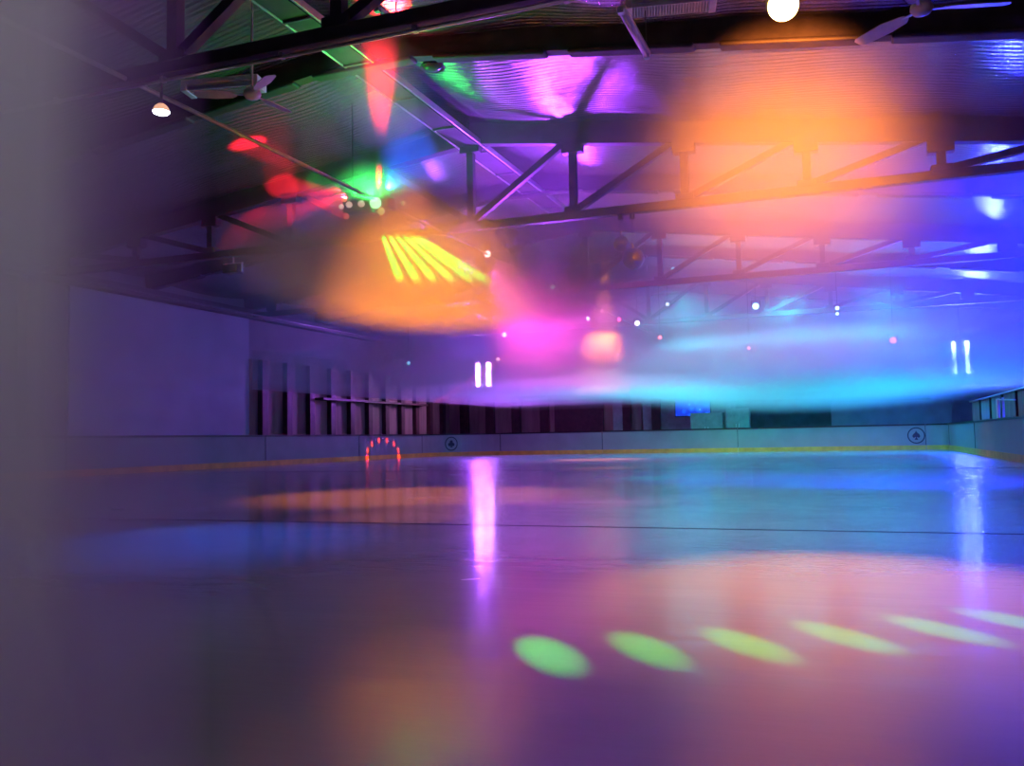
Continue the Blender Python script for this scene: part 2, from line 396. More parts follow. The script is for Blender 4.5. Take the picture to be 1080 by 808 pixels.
def par_can(p, aim, r, z_top, lensmat, label, cat='lamp', length=None, name='par_can_lamp', dome=0.35):
    length = length or r*2.6
    t = thing(name, label, cat, tuple(p))
    d = (Vector(aim)-p).normalized(); back = p-d*length
    rot = d.to_track_quat('Z', 'Y').to_matrix()
    MB().lathe([(0, -length), (r*0.7, -length), (r*0.95, -length*0.8), (r, -0.02), (r*1.1, 0.0), (r*1.05, 0.02), (r*0.95, 0.02), (r*0.92, -length*.4), (0, -length*.5)], p, 20, rot).build('housing', BLACKP, t, smooth=True)
    MB().sphere(p+d*0.0, r*(1.2 if dome > .5 else .97), 24, 14, (1, 1, dome), rot).build('lens', lensmat, t, smooth=True)
    mid = p-d*length*0.5
    side = d.cross(Vector((0, 0, 1)));
    side = side.normalized() if side.length > 1e-3 else Vector((1, 0, 0))
    y = MB()
    for s in (-1, 1): y.bar(mid+side*s*r*1.25, mid+side*s*r*1.25+Vector((0, 0, r*1.6)), 0.025*max(r*8, .6), 0.008)
    y.bar(mid-side*r*1.27+Vector((0, 0, r*1.6)), mid+side*r*1.27+Vector((0, 0, r*1.6)), 0.025*max(r*8, .6), 0.01)
    y.build('yoke', STEEL, t)
    if z_top > mid.z+r*1.6: MB().tube(mid+Vector((0, 0, r*1.6)), (mid.x, mid.y, z_top), 0.005 if r < .1 or name == 'pin_spotlight' else 0.012).build('hanger_rod', STEEL, t)
    return t

# white lamp with a domed bulb, under the nearest truss
pw = at_y(170, 118, 10.0)
t = thing('bulb_lamp', 'bright white lamp with a warm domed top under the nearest truss', 'lamp', tuple(pw))
MB().lathe([(0.115, 0), (0.112, .03), (0.09, .075), (0.05, .11), (0, .125)], pw, 24).build('dome', glow('warm_dome', (1.0, .5, .28), 1.1), t, smooth=True)
MB().sphere(pw, 0.115, 24, 12, (1, 1, 0.35)).build('bulb', glow('white_bulb', (.9, .95, 1.0), 40), t, smooth=True)
MB().tube(pw+Vector((0, 0, .12)), (pw.x, pw.y, BCZ-0.1), 0.02).build('stem', STEEL, t)
# orange lamp
po = at_y(826, 6, 10.0)
AIM_O = Vector((1.6, 16, 1.0))
OR_MAT = glow('orange_lens', (1.0, 0.62, 0.16), 30)
par_can(po, Vector((0.3, 0, 2.2)), 0.135, BCZ-0.05, OR_MAT, 'bright orange-yellow par can lamp at the top of the view', dome=1.0)
# green and red cluster on the pipe
pg = at_x(396, 214, PIPEX)
t = thing('effect_light', 'bright green multi-beam disco light with small red lenses beside it, hung on the pipe', 'disco light', tuple(pg))
MB().box(pg+Vector((-0.35, 0.32, 0.05)), (1.15, 0.34, 0.26)).build('housing', BLACKP, t, bevel=0.03)
MB().sphere(pg, 0.125, 24, 14).build('green_lens', glow('green_lens', (0.35, 1.0, 0.45), 4), t, smooth=True)['label'] = 'bright green lens'
def lens_at(px, py, r, m, nm, lb):
    q = at_y(px, py, pg.y+0.05); o = MB().sphere(q, r, 16, 10).build(nm, m, t, smooth=True); o['label'] = lb
RL = glow('red_lens', (1.0, 0.06, 0.02), 1.6, False); PL = glow('pink_white_lens', (1.0, 0.6, 0.45), 1.5, False); YL = glow('yellow_lens', (1.0, 0.95, 0.25), 1.5, False)
lens_at(381, 215, .075, PL, 'lens', 'warm white lens'); lens_at(368, 216, .07, PL, 'lens', 'pinkish lens'); lens_at(360, 218, .055, PL, 'lens', 'pinkish lens')
lens_at(363, 210, .06, RL, 'lens', 'red lens'); lens_at(365, 228, .07, RL, 'lens', 'red lens')
lens_at(402, 223, .08, YL, 'lens', 'yellow lens'); lens_at(425, 214, .05, glow('dim_green_lens', (0.05, 0.6, 0.15), 1, False), 'lens', 'dim green lens')
MB().tube(pg+Vector((0, 0.32, 0.15)), (pg.x, pg.y+0.32, BCZ-0.08), 0.02).build('hanger_rod', STEEL, t)
MB().tube(pg+Vector((-0.75, 0.32, 0.15)), (pg.x-0.75, pg.y+0.32, ceil_z(pg.x-0.75, pg.y)), 0.012).build('hanger_rod', STEEL, t)
# red star lamp farther down the pipe
pr = at_x(514, 268, PIPEX)
par_can(pr, Vector((2, 6, 0)), 0.10, BCZ-0.06, glow('red_white_lens', (1.0, 0.5, 0.4), 25), 'small glowing red-white spotlight on the pipe above the green stripes')

# vertical twin tube fixtures at the end wall
def twin_tube(px0, px1, pyc, hpx, y, m, label, wallmat=STEEL):
    c = at_y((px0+px1)/2, pyc, y); t = thing('twin_tube_light', label, 'light', tuple(c))
    k = (at_y(540, 300, y)-at_y(540, 400, y)).z/100
    L = hpx*k; w = (at_y(px1, pyc, y)-at_y(px0, pyc, y)).x
    MB().box(c+Vector((0, 0.16, 0)), (w+0.5, 0.12, L+0.25)).build('backplate', ALU, t, bevel=0.02)
    for s in (-1, 1):
        q = c+Vector((s*w/2, 0, 0))
        MB().tube(q+Vector((0, 0, -L/2)), q+Vector((0, 0, L/2)), 0.075, 14).build('tube', m, t, smooth=True)
        for e in (-1, 1): MB().box(q+Vector((0, 0.03, e*(L/2+0.05))), (0.18, 0.22, 0.1)).build('tube_holder', PALE, t, bevel=0.01)
    MB().bar(c+Vector((0, 0.22, L/2+0.12)), (c.x, y+0.22, BCZ+0.3), 0.05, 0.05).build('hanger_post', STEEL, t)
    return c, L
VI = glow('violet_tube', (0.72, 0.34, 1.0), 200)
BL = glow('blue_tube', (0.22, 0.36, 1.0), 240)
c1, L1 = twin_tube(503.5, 514.5, 395, 25, 46.9, VI, 'twin vertical violet-white tubes glowing over the left far corner')
c2, L2 = twin_tube(1006.5, 1020.5, 377, 28, 44.9, BL, 'twin vertical blue-white tubes glowing over the right far corner')

# small lamps far down the hall
WHT = glow('cool_white_point', (0.7, 0.95, 1.0), 4, False); RED = glow('red_point', (1.0, 0.10, 0.05), 2.2, False)
ORA = glow('orange_point', (1.0, 0.36, 0.12), 2.2, False); TEA = glow('teal_point', (0.10, 0.9, 0.55), 1.5, False)
CYA = glow('cyan_point', (0.30, 0.95, 1.0), 3, False); PNK = glow('pink_point', (1.0, 0.5, 0.65), 2.5, False); BLU = glow('blue_point', (0.2, 0.6, 1.0), 2, False)
GRP = 'small coloured spotlights at the far end'
for px, py, y, r, m, lb in (
    (583, 303, 24.3, .07, WHT, 'small white spotlight right of the green stripes, highest of its cluster'),
    (620, 336, 31.0, .10, WHT, 'small pale green spotlight, leftmost in the row over the orange patch'),
    (635, 328, 31.0, .10, ORA, 'small orange spotlight left of the red one over the orange patch'),
    (653, 337, 31.0, .11, RED, 'small bright red spotlight over the orange patch'),
    (672, 341, 31.0, .12, WHT, 'small white spotlight right of the red one'),
    (704, 321, 31.0, .10, TEA, 'small teal spotlight under the mirror balls'),
    (710, 284, 36.2, .09, TEA, 'small dim green spotlight right of the mirror balls'),
    (797, 323, 31.0, .15, CYA, 'largest small spotlight, cyan-white, over the cyan haze'),
    (883, 325, 31.0, .09, CYA, 'upper of two tiny cyan lamps over the cyan haze'),
    (883, 331, 31.0, .07, CYA, 'lower of two tiny cyan lamps over the cyan haze'),
    (942, 359, 31.0, .15, PNK, 'pinkish white spotlight left of the blue twin tubes'),
    (790, 367, 31.0, .09, PNK, 'tiny pink spotlight in the middle of the cyan haze'),
    (696, 356, 31.0, .10, ORA, 'tiny orange spotlight at the left edge of the cyan haze'),
    (651, 374, 31.0, .07, PNK, 'tiny pink spotlight inside the orange patch'),
    (532, 353, 31.0, .12, WHT, 'small white-pink spotlight above the violet twin tubes'),
    (525, 379, 31.0, .10, PNK, 'small pink-white spotlight right beside the violet twin tubes'),
    (431, 383, 31.0, .10, BLU, 'small blue spotlight left of the violet twin tubes'),
    (410, 400, 40.0, .07, BLU, 'tiny dim blue spotlight nearest the brown clad wall'),
    (868, 285, 31.0, .06, ORA, 'tiny orange lamp on the truss under the orange haze'),
    (854, 285, 31.0, .05, CYA, 'tiny dim cyan lamp left of the tiny orange one'),
    (600, 243, 31.0, .08, TEA, 'dim green spotlight left of the mirror balls'),
    ):
    p = at_y(px, py, y)
    if y == 31.0: r *= 0.75
    zt = BCZ if p.z < BCZ-0.1 else roof(p.x)-0.4
    par_can(p, Vector((0, 0, 1.0)), r, zt if y < 45 else ceil_z(p.x, min(p.y, 50.5)), m, lb, 'spotlight', r*1.8, 'pin_spotlight')['group'] = GRP

# ------------------------------------------------------------------ dasher boards
def arc(cx, cy, r, a0, a1, n):
    return [(cx+r*math.cos(math.radians(a0+(a1-a0)*i/n)), cy+r*math.sin(math.radians(a0+(a1-a0)*i/n))) for i in range(n+1)]
RC = 3.2
def line(a, b, n=2): return [(a[0]+(b[0]-a[0])*i/n, a[1]+(b[1]-a[1])*i/n) for i in range(n+1)]
def board(path, label, outside):         # path along the ice-side face; outside = +1 if the outside is left of travel
    def ribbon(z0, z1, d0, d1):
        b = MB(); nrm = []
        for i, p in enumerate(path):
            a = Vector(path[max(i-1, 0)]); c = Vector(path[min(i+1, len(path)-1)]); d = (c-a).normalized()
            nrm.append(Vector((-d.y, d.x))*outside)
        R = [[b.bm.verts.new((p[0]+q.x*d, p[1]+q.y*d, z)) for d, z in ((d0, z0), (d1, z0), (d1, z1), (d0, z1))] for p, q in zip(path, nrm)]
        for A, B in zip(R, R[1:]):
            for i in range(4): b.bm.faces.new((A[i], A[(i+1) % 4], B[(i+1) % 4], B[i]))
        b.bm.faces.new(R[0]); b.bm.faces.new(R[-1][::-1]); return b
    mid = path[len(path)//2]
    t = thing('dasher_board', label, 'rink board', (mid[0], mid[1], 0), 'white dasher boards around the ice')
    ribbon(0.20, BOARD_H-0.07, 0, 0.10).build('face_panel', BOARD, t)
    ribbon(0.0, 0.20, -0.012, 0.10).build('kick_plate', KICK, t)['label'] = 'yellow-brown kick plate'
    ribbon(BOARD_H-0.07, BOARD_H, -0.03, 0.16).build('cap_rail', CAP, t)['label'] = 'black top rail'
    p0 = Vector(path[-1])
    MB().box((p0.x, p0.y, (BOARD_H-.07+.2)/2), (0.026, 0.026, BOARD_H-0.3)).build('seam_strip', INK, t)
    return t
ysL = [3.0, 12.0, 20.0, 29.5, 36.6, BYF-RC]
LB = ['white dasher board beside the viewer on the left', 'greyish dasher board at the left edge of the view', 'white dasher board under the blue wall panel',
      'white dasher board right of the blue wall panel, under the first dark posts', 'white dasher board where the red light arc falls']
for i, (a, b) in enumerate(zip(ysL, ysL[1:])): board(line((BXL, a+.01), (BXL, b-.01)), LB[i], 1)
board(arc(BXL+RC, BYF-RC, RC, 180, 90, 14), 'curved left corner dasher board with the club emblem', 1)
RR = 0.9
board(line((BXL+RC+.02, BYF), (-12.5, BYF)), 'dasher board on the far end right of the club emblem', 1)
board(line((-12.48, BYF), (-5.5, BYF)), 'dasher board on the far end below the blue screen', 1)
board(line((-5.48, BYF), (BXR-RR-.02, BYF)), 'dasher board on the far end with the spade emblem', 1)
board(arc(BXR-RR, BYF-RR, RR, 90, 0, 12), 'curved right corner dasher board, dark above orange ice', 1)
board(line((BXR, BYF-RR-.02), (BXR, 36)), 'right side dasher board farther from the viewer', 1)
board(line((BXR, 35.98), (BXR, BYN)), 'right side dasher board ending at the gate post', 1)
o = MB().box((BXR+0.06, BYN-0.16, 0.62), (0.16, 0.16, 1.24)).build('gate_post', STEEL, bevel=0.01)
tag(o, 'dark gate post at the near end of the right boards', 'post')

# suit emblems
def disc(r, n=40, cx=0, cy=0): return [(cx+r*math.cos(2*PI*i/n), cy+r*math.sin(2*PI*i/n)) for i in range(n)]
def ringmesh(b, a, rot, r0_, r1_, th):
    mt = Matrix.Translation(a) @ rot.to_4x4(); n = 48; R = []
    for i in range(n):
        t_ = 2*PI*i/n
        R.append([b.bm.verts.new(mt @ Vector((r*math.cos(t_), r*math.sin(t_), z))) for r, z in ((r0_, 0), (r1_, 0), (r1_, th), (r0_, th))])
    for i in range(n):
        A, B = R[i], R[(i+1) % n]
        for k in range(4): b.bm.faces.new((A[k], A[(k+1) % 4], B[(k+1) % 4], B[k]))
def emblem(pos, normal, kind, label):
    n = normal.normalized(); x = Vector((0, 0, 1)).cross(n).normalized(); rot = Matrix((x, Vector((0, 0, 1)), n)).transposed()
    b = MB(); ringmesh(b, pos, rot, 0.33, 0.385, 0.006)
    if kind == 'club':
        for cx, cy in ((0, .10), (-.10, -.04), (.10, -.04)): b.prism(disc(.095, 24, cx, cy), pos, 0.008, rot)
    else:
        b.prism([(0, .22), (-.05, .13), (-.13, .06), (-.17, -.02), (-.15, -.09), (-.09, -.11), (-.03, -.07), (.03, -.07), (.09, -.11), (.15, -.09), (.17, -.02), (.13, .06), (.05, .13)], pos, 0.008, rot)
    b.prism([(-.025, .06), (-.02, -.10), (-.08, -.20), (.08, -.20), (.02, -.10), (.025, .06)], pos, 0.009, rot)
    o = b.build('suit_emblem', INK); tag(o, label, 'emblem')
a = math.radians(140); cc = Vector((BXL+RC, BYF-RC, 0)); dd = Vector((math.cos(a), math.sin(a), 0))
emblem(cc+dd*(RC-0.02)+Vector((0, 0, 0.66)), -dd, 'club', 'dark club sign in a ring on the left corner boards')
p = at_y(972, 459, BYF-0.02); emblem(Vector((min(p.x, BXR-RR-.42), BYF-0.02, 0.66)), Vector((0, -1, 0)), 'spade', 'dark spade sign in a ring on the right end boards')

# ------------------------------------------------------------------ left wall furnishing: pale panel, cladding, posts
o = MB().box((XL+0.06, (21.9+31.1)/2, 3.15), (0.12, 31.1-21.9, 5.9)).build('wall_panel', WALLP, bevel=0.01)
tag(o, 'large pale bluish wall panel on the left behind the boards', 'wall panel')
for y0, y1, lb in ((20.9, 21.85, 'narrow grey wall panel between the broad post and the blue panel'), (31.15, YF-.05, 'brown clad wall behind the dark posts')):
    o = MB().box((XL+0.05, (y0+y1)/2, 2.2 if y0 > 30 else 3.1), (0.1, y1-y0, 4.4 if y0 > 30 else 5.8)).build('wall_cladding', CLAD if y0 > 30 else WALLM, bevel=0.01)
    tag(o, lb, 'cladding')
o = MB().box((XL+0.2, 20.4, 3.1), (0.4, 0.65, 6.1)).build('wall_column', STEEL, bevel=0.02); tag(o, 'broad dark column at the far left against the grey wall', 'column')
PG = 'dark timber posts along the clad wall'
y = 31.9
i = 0
while y < 50.4:
    o = MB().box((XL+0.22, y, 2.2), (0.24, 0.40, 4.4)).build('wall_post', POSTM, bevel=0.015)
    tag(o, 'dark red timber post against the brown clad left wall, ' + ('in the row' if i else 'nearest the blue panel'), 'post', PG if i else None)
    y += 1.78; i += 1
o = MB().box((XL+0.30, 41.5, 2.9), (0.55, 11.0, 0.10)).build('wall_shelf', POSTM); tag(o, 'long dark ledge across the posts on the left wall', 'ledge')
# end wall
o = MB().box((-17.4, YF-0.05, 2.2), (12.2, 0.1, 4.4)).build('wall_cladding', CLAD, bevel=0.01); tag(o, 'brown clad end wall below the violet tubes', 'cladding')
for x in (-22.4, -20.7, -19.0, -17.2):
    o = MB().box((x, YF-0.22, 2.2), (0.55, 0.24, 4.4)).build('wall_post', POSTM, bevel=0.015); tag(o, 'dark timber post on the end wall below the violet tubes', 'post', 'dark posts on the end wall')
o = MB().box((-15.1, YF-0.17, 1.9), (3.0, 0.08, 3.8)).build('dark_opening', POSTM, bevel=0.01); tag(o, 'dark sheet standing in for an opening in the end wall right of the posts', 'opening')  # plain dark sheet stands in for a dark opening
for px, w, m, lb in ((652, .6, GREYM, 'pale grey post beside the dark opening in the end wall'), (661, .5, POSTM, 'dark post right of the pale grey post on the end wall'), (692, .5, POSTM, 'dark post left of the blue screen')):
    p = at_y(px, 440, YF-0.25); o = MB().box((p.x, YF-0.22, 1.9), (w, 0.22, 3.8)).build('wall_post', m, bevel=0.015); tag(o, lb, 'post')
o = MB().box((-8.9, YF-0.05, 1.9), (5.0, 0.1, 3.8)).build('wall_panel', GREYM, bevel=0.01); tag(o, 'grey wall panel behind the blue screen', 'wall panel')
# blue screen
def screen_mat():
    m = bpy.data.materials.new('blue_screen'); m.use_nodes = True; nt = m.node_tree; b = nt.nodes['Principled BSDF']
    b.inputs['Base Color'].default_value = (0, 0, 0, 1)
    tc = nt.nodes.new('ShaderNodeTexCoord'); v = nt.nodes.new('ShaderNodeTexVoronoi'); v.inputs['Scale'].default_value = 3.0
    nt.links.new(tc.outputs['Object'], v.inputs['Vector'])
    r = nt.nodes.new('ShaderNodeValToRGB'); e = r.color_ramp.elements
    e[0].position = 0.0; e[0].color = (0.6, .9, 1, 1); e[1].position = 0.5; e[1].color = (0.005, 0.03, 0.5, 1)
    k = e.new(0.12); k.color = (0.01, 0.12, 0.9, 1)
    nt.links.new(v.outputs['Distance'], r.inputs[0]); nt.links.new(r.outputs[0], b.inputs['Emission Color']); b.inputs['Emission Strength'].default_value = 1.6
    return m
p0 = at_y(712, 417, 49.0); p1 = at_y(749, 438, 49.0)
t = thing('display_screen', 'bright blue lit screen with small lights beyond the far boards', 'screen', ((p0.x+p1.x)/2, 49.1, 0))
MB().box(((p0.x+p1.x)/2, 49.0, (p0.z+p1.z)/2), (p1.x-p0.x, 0.05, p0.z-p1.z)).build('screen_face', screen_mat(), t)
MB().box(((p0.x+p1.x)/2, 49.07, (p0.z+p1.z)/2), (p1.x-p0.x+.12, 0.08, p0.z-p1.z+.12)).build('bezel', BLACKP, t, bevel=0.02)
MB().box(((p0.x+p1.x)/2, 49.15, p1.z/2), (0.2, 0.15, p1.z)).build('stand_post', BLACKP, t)
MB().box(((p0.x+p1.x)/2, 49.15, 0.03), (1.0, 0.8, 0.06)).build('stand_foot', BLACKP, t)
# cabinets beyond the boards
for a, b, top, lb in ((728, 762, 436, 'wider grey cabinet under the blue screen'), (765, 790, 431, 'taller grey cabinet right of the blue screen')):
    q0 = at_y(a, top, 48.0); q1 = at_y(b, top, 48.0)
    t = thing('equipment_cabinet', lb, 'cabinet', ((q0.x+q1.x)/2, 48.3, 0))
    w = q1.x-q0.x; h = q0.z; xc = (q0.x+q1.x)/2
    MB().box((xc, 48.3, h/2), (w, 0.6, h)).build('body', GREYM, t, bevel=0.02)
    for s in (-1, 1):
        d = MB().box((xc+s*w/4, 47.985, h*.52), (w/2-.06, 0.03, h*.88)).build('door', GREYM, t, bevel=0.008)
        MB().box((xc+s*0.08, 47.96, h*.6), (.025, .03, .18)).build('handle', ALU, d)
# right half of the end wall
o = MB().box((-1.2, YF-0.05, 1.6), (9.8, 0.1, 3.2)).build('wall_cladding', mat('dark_green_cladding', (0.03, 0.07, 0.07), 0.7, 0, 0.2, 2), bevel=0.01); tag(o, 'dark green clad end wall under the cyan haze', 'cladding')
q0 = at_y(876, 424, 48.6); q1 = at_y(1004, 424, 48.6)
o = MB().box(((q0.x+q1.x)/2, 48.6, 1.2), (q1.x-q0.x, 0.1, 2.4)).build('partition_screen', mat('mauve_panel', (0.16, 0.14, 0.18), 0.6, 0, .15, 1.5), bevel=0.01)
tag(o, 'grey-mauve partition behind the boards left of the right corner', 'partition')
t = thing('team_bench_shelter', 'brownish low shelter wall behind the right boards', 'shelter', (BXR+.9, 33, 0))
MB().box((BXR+1.0, 35.5, 1.05), (0.10, 19, 2.1)).build('back_wall', CLAD, t)
MB().box((BXR+0.95, 35.5, 2.12), (0.22, 19, 0.05)).build('top_rail', ALU, t, bevel=0.01)
for yy in range(27, 45, 3): MB().box((BXR+0.92, yy, 1.05), (0.08, 0.12, 2.1)).build('post', POSTM, t)
MB().box((BXR+0.65, 35.5, 0.45), (0.4, 18, 0.06)).build('bench_seat', GREYM, t)
p = at_x(1058, 425, BXR+0.3)
t = thing('bench_bracket', 'pale upright frame standing on the right boards by the gate post', 'frame', (p.x, p.y, BOARD_H))
MB().box((p.x, p.y, BOARD_H+.32), (.06, .10, .65)).build('upright', PALE, t, bevel=.01)
MB().box((p.x, p.y+1.1, BOARD_H+.32), (.06, .36, .65)).build('panel', PALE, t, bevel=.01)
MB().bar((p.x, p.y-2.2, BOARD_H+.50), (p.x, p.y+1.1, BOARD_H+.62), .04, .04).build('top_rail', ALU, t)
MB().box((p.x, p.y-.2, BOARD_H+.01), (.12, 4.0, .03)).build('base_rail', ALU, t)

# ------------------------------------------------------------------ haze
def vol(name, col, density, aniso=0.2, noise=None, step=None):
    m = bpy.data.materials.new(name); m.use_nodes = True; nt = m.node_tree
    nt.nodes.remove(nt.nodes['Principled BSDF'])
    v = nt.nodes.new('ShaderNodeVolumeScatter'); v.inputs['Color'].default_value = (*col, 1)
    v.inputs['Density'].default_value = density; v.inputs['Anisotropy'].default_value = aniso
    nt.links.new(v.outputs[0], nt.nodes['Material Output'].inputs['Volume'])
    if noise: noise(nt, v)
    if step: m.cycles.volume_step_rate = step
    return m
def solid_prism(name, pts, y0, y1, m):       # outline in x,z swept along y
    b = MB(); b.prism(pts, (0, y1, 0), y1-y0, Matrix.Rotation(PI/2, 3, 'X')); return b.build(name, m)
def n_thin(nt, v): pass
HX0, HX1 = -18.0, XR-0.5
hz = solid_prism('thin_haze', [(HX0, 2.5), (HX1, 2.5), (HX1, roof(HX1)), (RX, RIDGE), (HX0, roof(HX0))], 17.5, YF-0.35, vol('thin_haze', (1, 1, 1), 0.026, 0.0))
tag(hz, 'thin coloured haze filling the hall under the roof', 'haze', kind='stuff')
def n_sheet(nt, v):
    g = nt.nodes.new('ShaderNodeTexCoord')
    mp = nt.nodes.new('ShaderNodeMapping'); mp.inputs['Scale'].default_value = (0.16, 0.22, 0.9)
    nt.links.new(g.outputs['Object'], mp.inputs[0])
    n = nt.nodes.new('ShaderNodeTexNoise'); n.inputs['Scale'].default_value = 1.5; n.inputs['Detail'].default_value = 4; n.inputs['Distortion'].default_value = 0.6
    nt.links.new(mp.outputs[0], n.inputs['Vector'])
    r = nt.nodes.new('ShaderNodeMapRange'); r.inputs['From Min'].default_value = 0.36; r.inputs['From Max'].default_value = 0.70
    r.inputs['To Min'].default_value = 0.015; r.inputs['To Max'].default_value = 0.26; r.clamp = True
    nt.links.new(n.outputs['Fac'], r.inputs['Value']); nt.links.new(r.outputs[0], v.inputs['Density'])
fs = MB().box(((HX0+HX1)/2, (24.0+48.5)/2, 3.25), (HX1-HX0, 24.5, 1.3)).build('fog_layer', vol('fog_layer', (1, 1, 1), 0.1, 0.0, n_sheet, 0.4))
tag(fs, 'streaky layer of fog hanging level over the ice, pink to cyan', 'fog', kind='stuff')
# denser cloud where the green beams cross the fog
def n_cloud(nt, v):
    g = nt.nodes.new('ShaderNodeTexCoord'); sp = nt.nodes.new('ShaderNodeTexGradient'); sp.gradient_type = 'SPHERICAL'
    nt.links.new(g.outputs['Object'], sp.inputs['Vector'])
    n = nt.nodes.new('ShaderNodeTexNoise'); n.inputs['Scale'].default_value = 2.2; n.inputs['Detail'].default_value = 3
    nt.links.new(g.outputs['Object'], n.inputs['Vector'])
    r = nt.nodes.new('ShaderNodeMapRange'); r.interpolation_type = 'SMOOTHSTEP'; r.inputs['From Max'].default_value = 0.35; r.inputs['To Max'].default_value = 0.5
    nt.links.new(sp.outputs['Fac'], r.inputs['Value'])
    q = nt.nodes.new('ShaderNodeMath'); q.operation = 'MULTIPLY'; nt.links.new(r.outputs[0], q.inputs[0])
    q2 = nt.nodes.new('ShaderNodeMath'); q2.operation = 'MULTIPLY_ADD'; q2.inputs[1].default_value = 1.2; q2.inputs[2].default_value = 0.4
    nt.links.new(n.outputs['Fac'], q2.inputs[0]); nt.links.new(q2.outputs[0], q.inputs[1]); nt.links.new(q.outputs[0], v.inputs['Density'])
fc = MB().sphere((0, 0, 0), 1.0, 32, 20).build('fog_cloud', vol('fog_cloud', (1, 1, 1), 0.3, 0.0, n_cloud, 0.3))
fc.location = (-5.7, 12.6, 3.5); fc.scale = (3.5, 4.2, 1.0); 
tag(fc, 'denser fog puff where the green beams and orange light cross', 'fog', kind='stuff')
def puff(loc, scale, dens, edge, label):
    o = fc.copy(); C.objects.link(o); o.data = fc.data.copy(); o.location = loc; o.scale = scale
    m = vol('fog_cloud', (1, 1, 1), 0.3, 0.0, n_cloud, 0.35); o.data.materials[0] = m
    for nd in m.node_tree.nodes:
        if nd.type == 'MAP_RANGE': nd.inputs['To Max'].default_value = dens; nd.inputs['From Max'].default_value = edge
    tag(o, label, 'fog', kind='stuff')
puff(at_y(825, 190, 19.0), (6.0, 5.0, 2.8), 0.13, 0.9, 'fog puff glowing orange under the bright orange lamp')
puff(pg+Vector((0, 0, 0.0)), (1.3, 1.2, 1.0), 0.5, 0.9, 'small fog puff glowing green round the disco light')  # local fog added to catch the green light
puff(at_y(845, 390, 38.5), (10.0, 6.5, 1.9), 0.6, 0.7, 'long low fog cloud lit cyan toward the far end')
puff(at_y(572, 335, 27.0), (4.0, 4.5, 2.0), 0.22, 0.7, 'fog cloud glowing pink under the red-white spotlight')
puff((-18.2, 36.0, 4.8), (4.8, 7.0, 1.9), 0.4, 0.8, 'dim violet fog cloud before the posts of the long left wall')
puff(at_y(402, 90, 14.7), (0.9, 1.7, 1.5), 0.35, 0.9, 'thin fog puff carrying the red beam above the disco light')  # fog put in here so the red beam shows
puff(at_y(635, 368, 34.0), (1.9, 1.6, 0.75), 1.1, 0.6, 'small fog puff lit salmon orange between the pink and cyan haze')
# grey volume added on the left, imitates a blurred edge close to the lens
def n_bank(nt, v):
    pass
b = MB(); pts = [(-0.80, -2.5), (-0.80, 0.98), (-4.2, 3.7), (-4.6, -2.5)]
lo = [b.bm.verts.new((x, y, 0.01)) for x, y in pts]; hi = [b.bm.verts.new((x, y, 5.5)) for x, y in pts]
b.bm.faces.new(lo); b.bm.faces.new(hi)
for i in range(4): b.bm.faces.new((lo[i], lo[(i+1) % 4], hi[(i+1) % 4], hi[i]))
fb = b.build('grey_veil', vol('grey_veil', (1, 1, 1), 0.55, 0.0)); tag(fb, 'pale grey veil added along the left side in place of a blurred near edge', 'veil', kind='stuff')

# ------------------------------------------------------------------ light
VIO = (0.34, 0.04, 1.0); BLUE = (0.02, 0.03, 1.0); CYAN = (0.0, 0.72, 0.85); ORANGE = (1.0, 0.24, 0.03); GREEN = (0.03, 1.0, 0.08); REDC = (1.0, 0.01, 0.03); MAG = (1.0, 0.06, 0.55)
# orange par can: wide wash to the haze and the ice
def at_roof(px, py):
    d = ray(px, py); lo, hi = 1.0, 90.0
    for _ in range(60):
        m = (lo+hi)/2; q = EYEV+d*m
        if q.z < roof(q.x)-0.25: lo = m
        else: hi = m
    return EYEV+d*lo
mklight('SPOT', 'orange_wash', po+Vector((0, 0, -0.18)), (1.0, 0.34, 0.01), 9500, at_z(885, 622, 0), 27, 1.0, 0.1)
mklight('SPOT', 'orange_haze_beam', po+Vector((0, 0.25, -0.1)), ORANGE, 42000, at_y(825, 188, 20), 42, 1.0, 0.1)
# green beams, fixture on the pipe
for px, py in ((580, 690), (682, 684), (787, 679), (890, 671), (993, 664), (1070, 655)):
    g = at_z(px, py, 0); mklight('SPOT', 'green_pin_beam', pg+Vector((0.0, -0.2, -0.12)), (0.0, 1.0, 0.04), 520000, g, 1.0, 1.0, 0.015)
# red and green beams from the same fixture onto the foil
for px, py, sz, pw_ in ((262, 150, 8, 9000), (295, 195, 6, 9000), (322, 218, 5, 9000), (262, 241, 6, 12000), (345, 236, 7, 9000)):
    mklight('SPOT', 'red_beam', pg+Vector((-0.6, -0.2, 0.2)), REDC, pw_*3, at_roof(px, py), sz*1.35, 0.6, 0.04)
for px, py in ((330, 190), (345, 222)):
    mklight('SPOT', 'green_beam', pg+Vector((-0.3, -0.2, 0.2)), GREEN, 5000, at_roof(px, py), 7, 0.6, 0.04)
mklight('SPOT', 'red_up_beam', pg+Vector((0.22, -0.25, 0.25)), REDC, 30000, at_y(403, 10, 13.5), 13, 0.8, 0.04)
mklight('SPOT', 'blue_up_beam', pg+Vector((0.3, 0.0, 0.3)), (0.02, 0.1, 1.0), 9000, at_roof(440, 165), 26, 0.8, 0.04)
mklight('SPOT', 'green_glow', pg+Vector((0, -0.3, 0.05)), GREEN, 700, pg+Vector((0, -0.3, 5)), 165, 0.3, 0.1)
# added orange light, no fixture, aimed down to colour the near fog
mklight('SPOT', 'orange_fog_fill', (-6.2, 13.0, 8.3), ORANGE, 12500, (-6.4, 12.8, 0), 42, 0.8, 0.08)
# red-pink lamp on the pipe
mklight('SPOT', 'pink_fog_wash', pr+Vector((0, 0, -0.2)), MAG, 20000, at_y(568, 332, 27), 62, 1.0, 0.1)
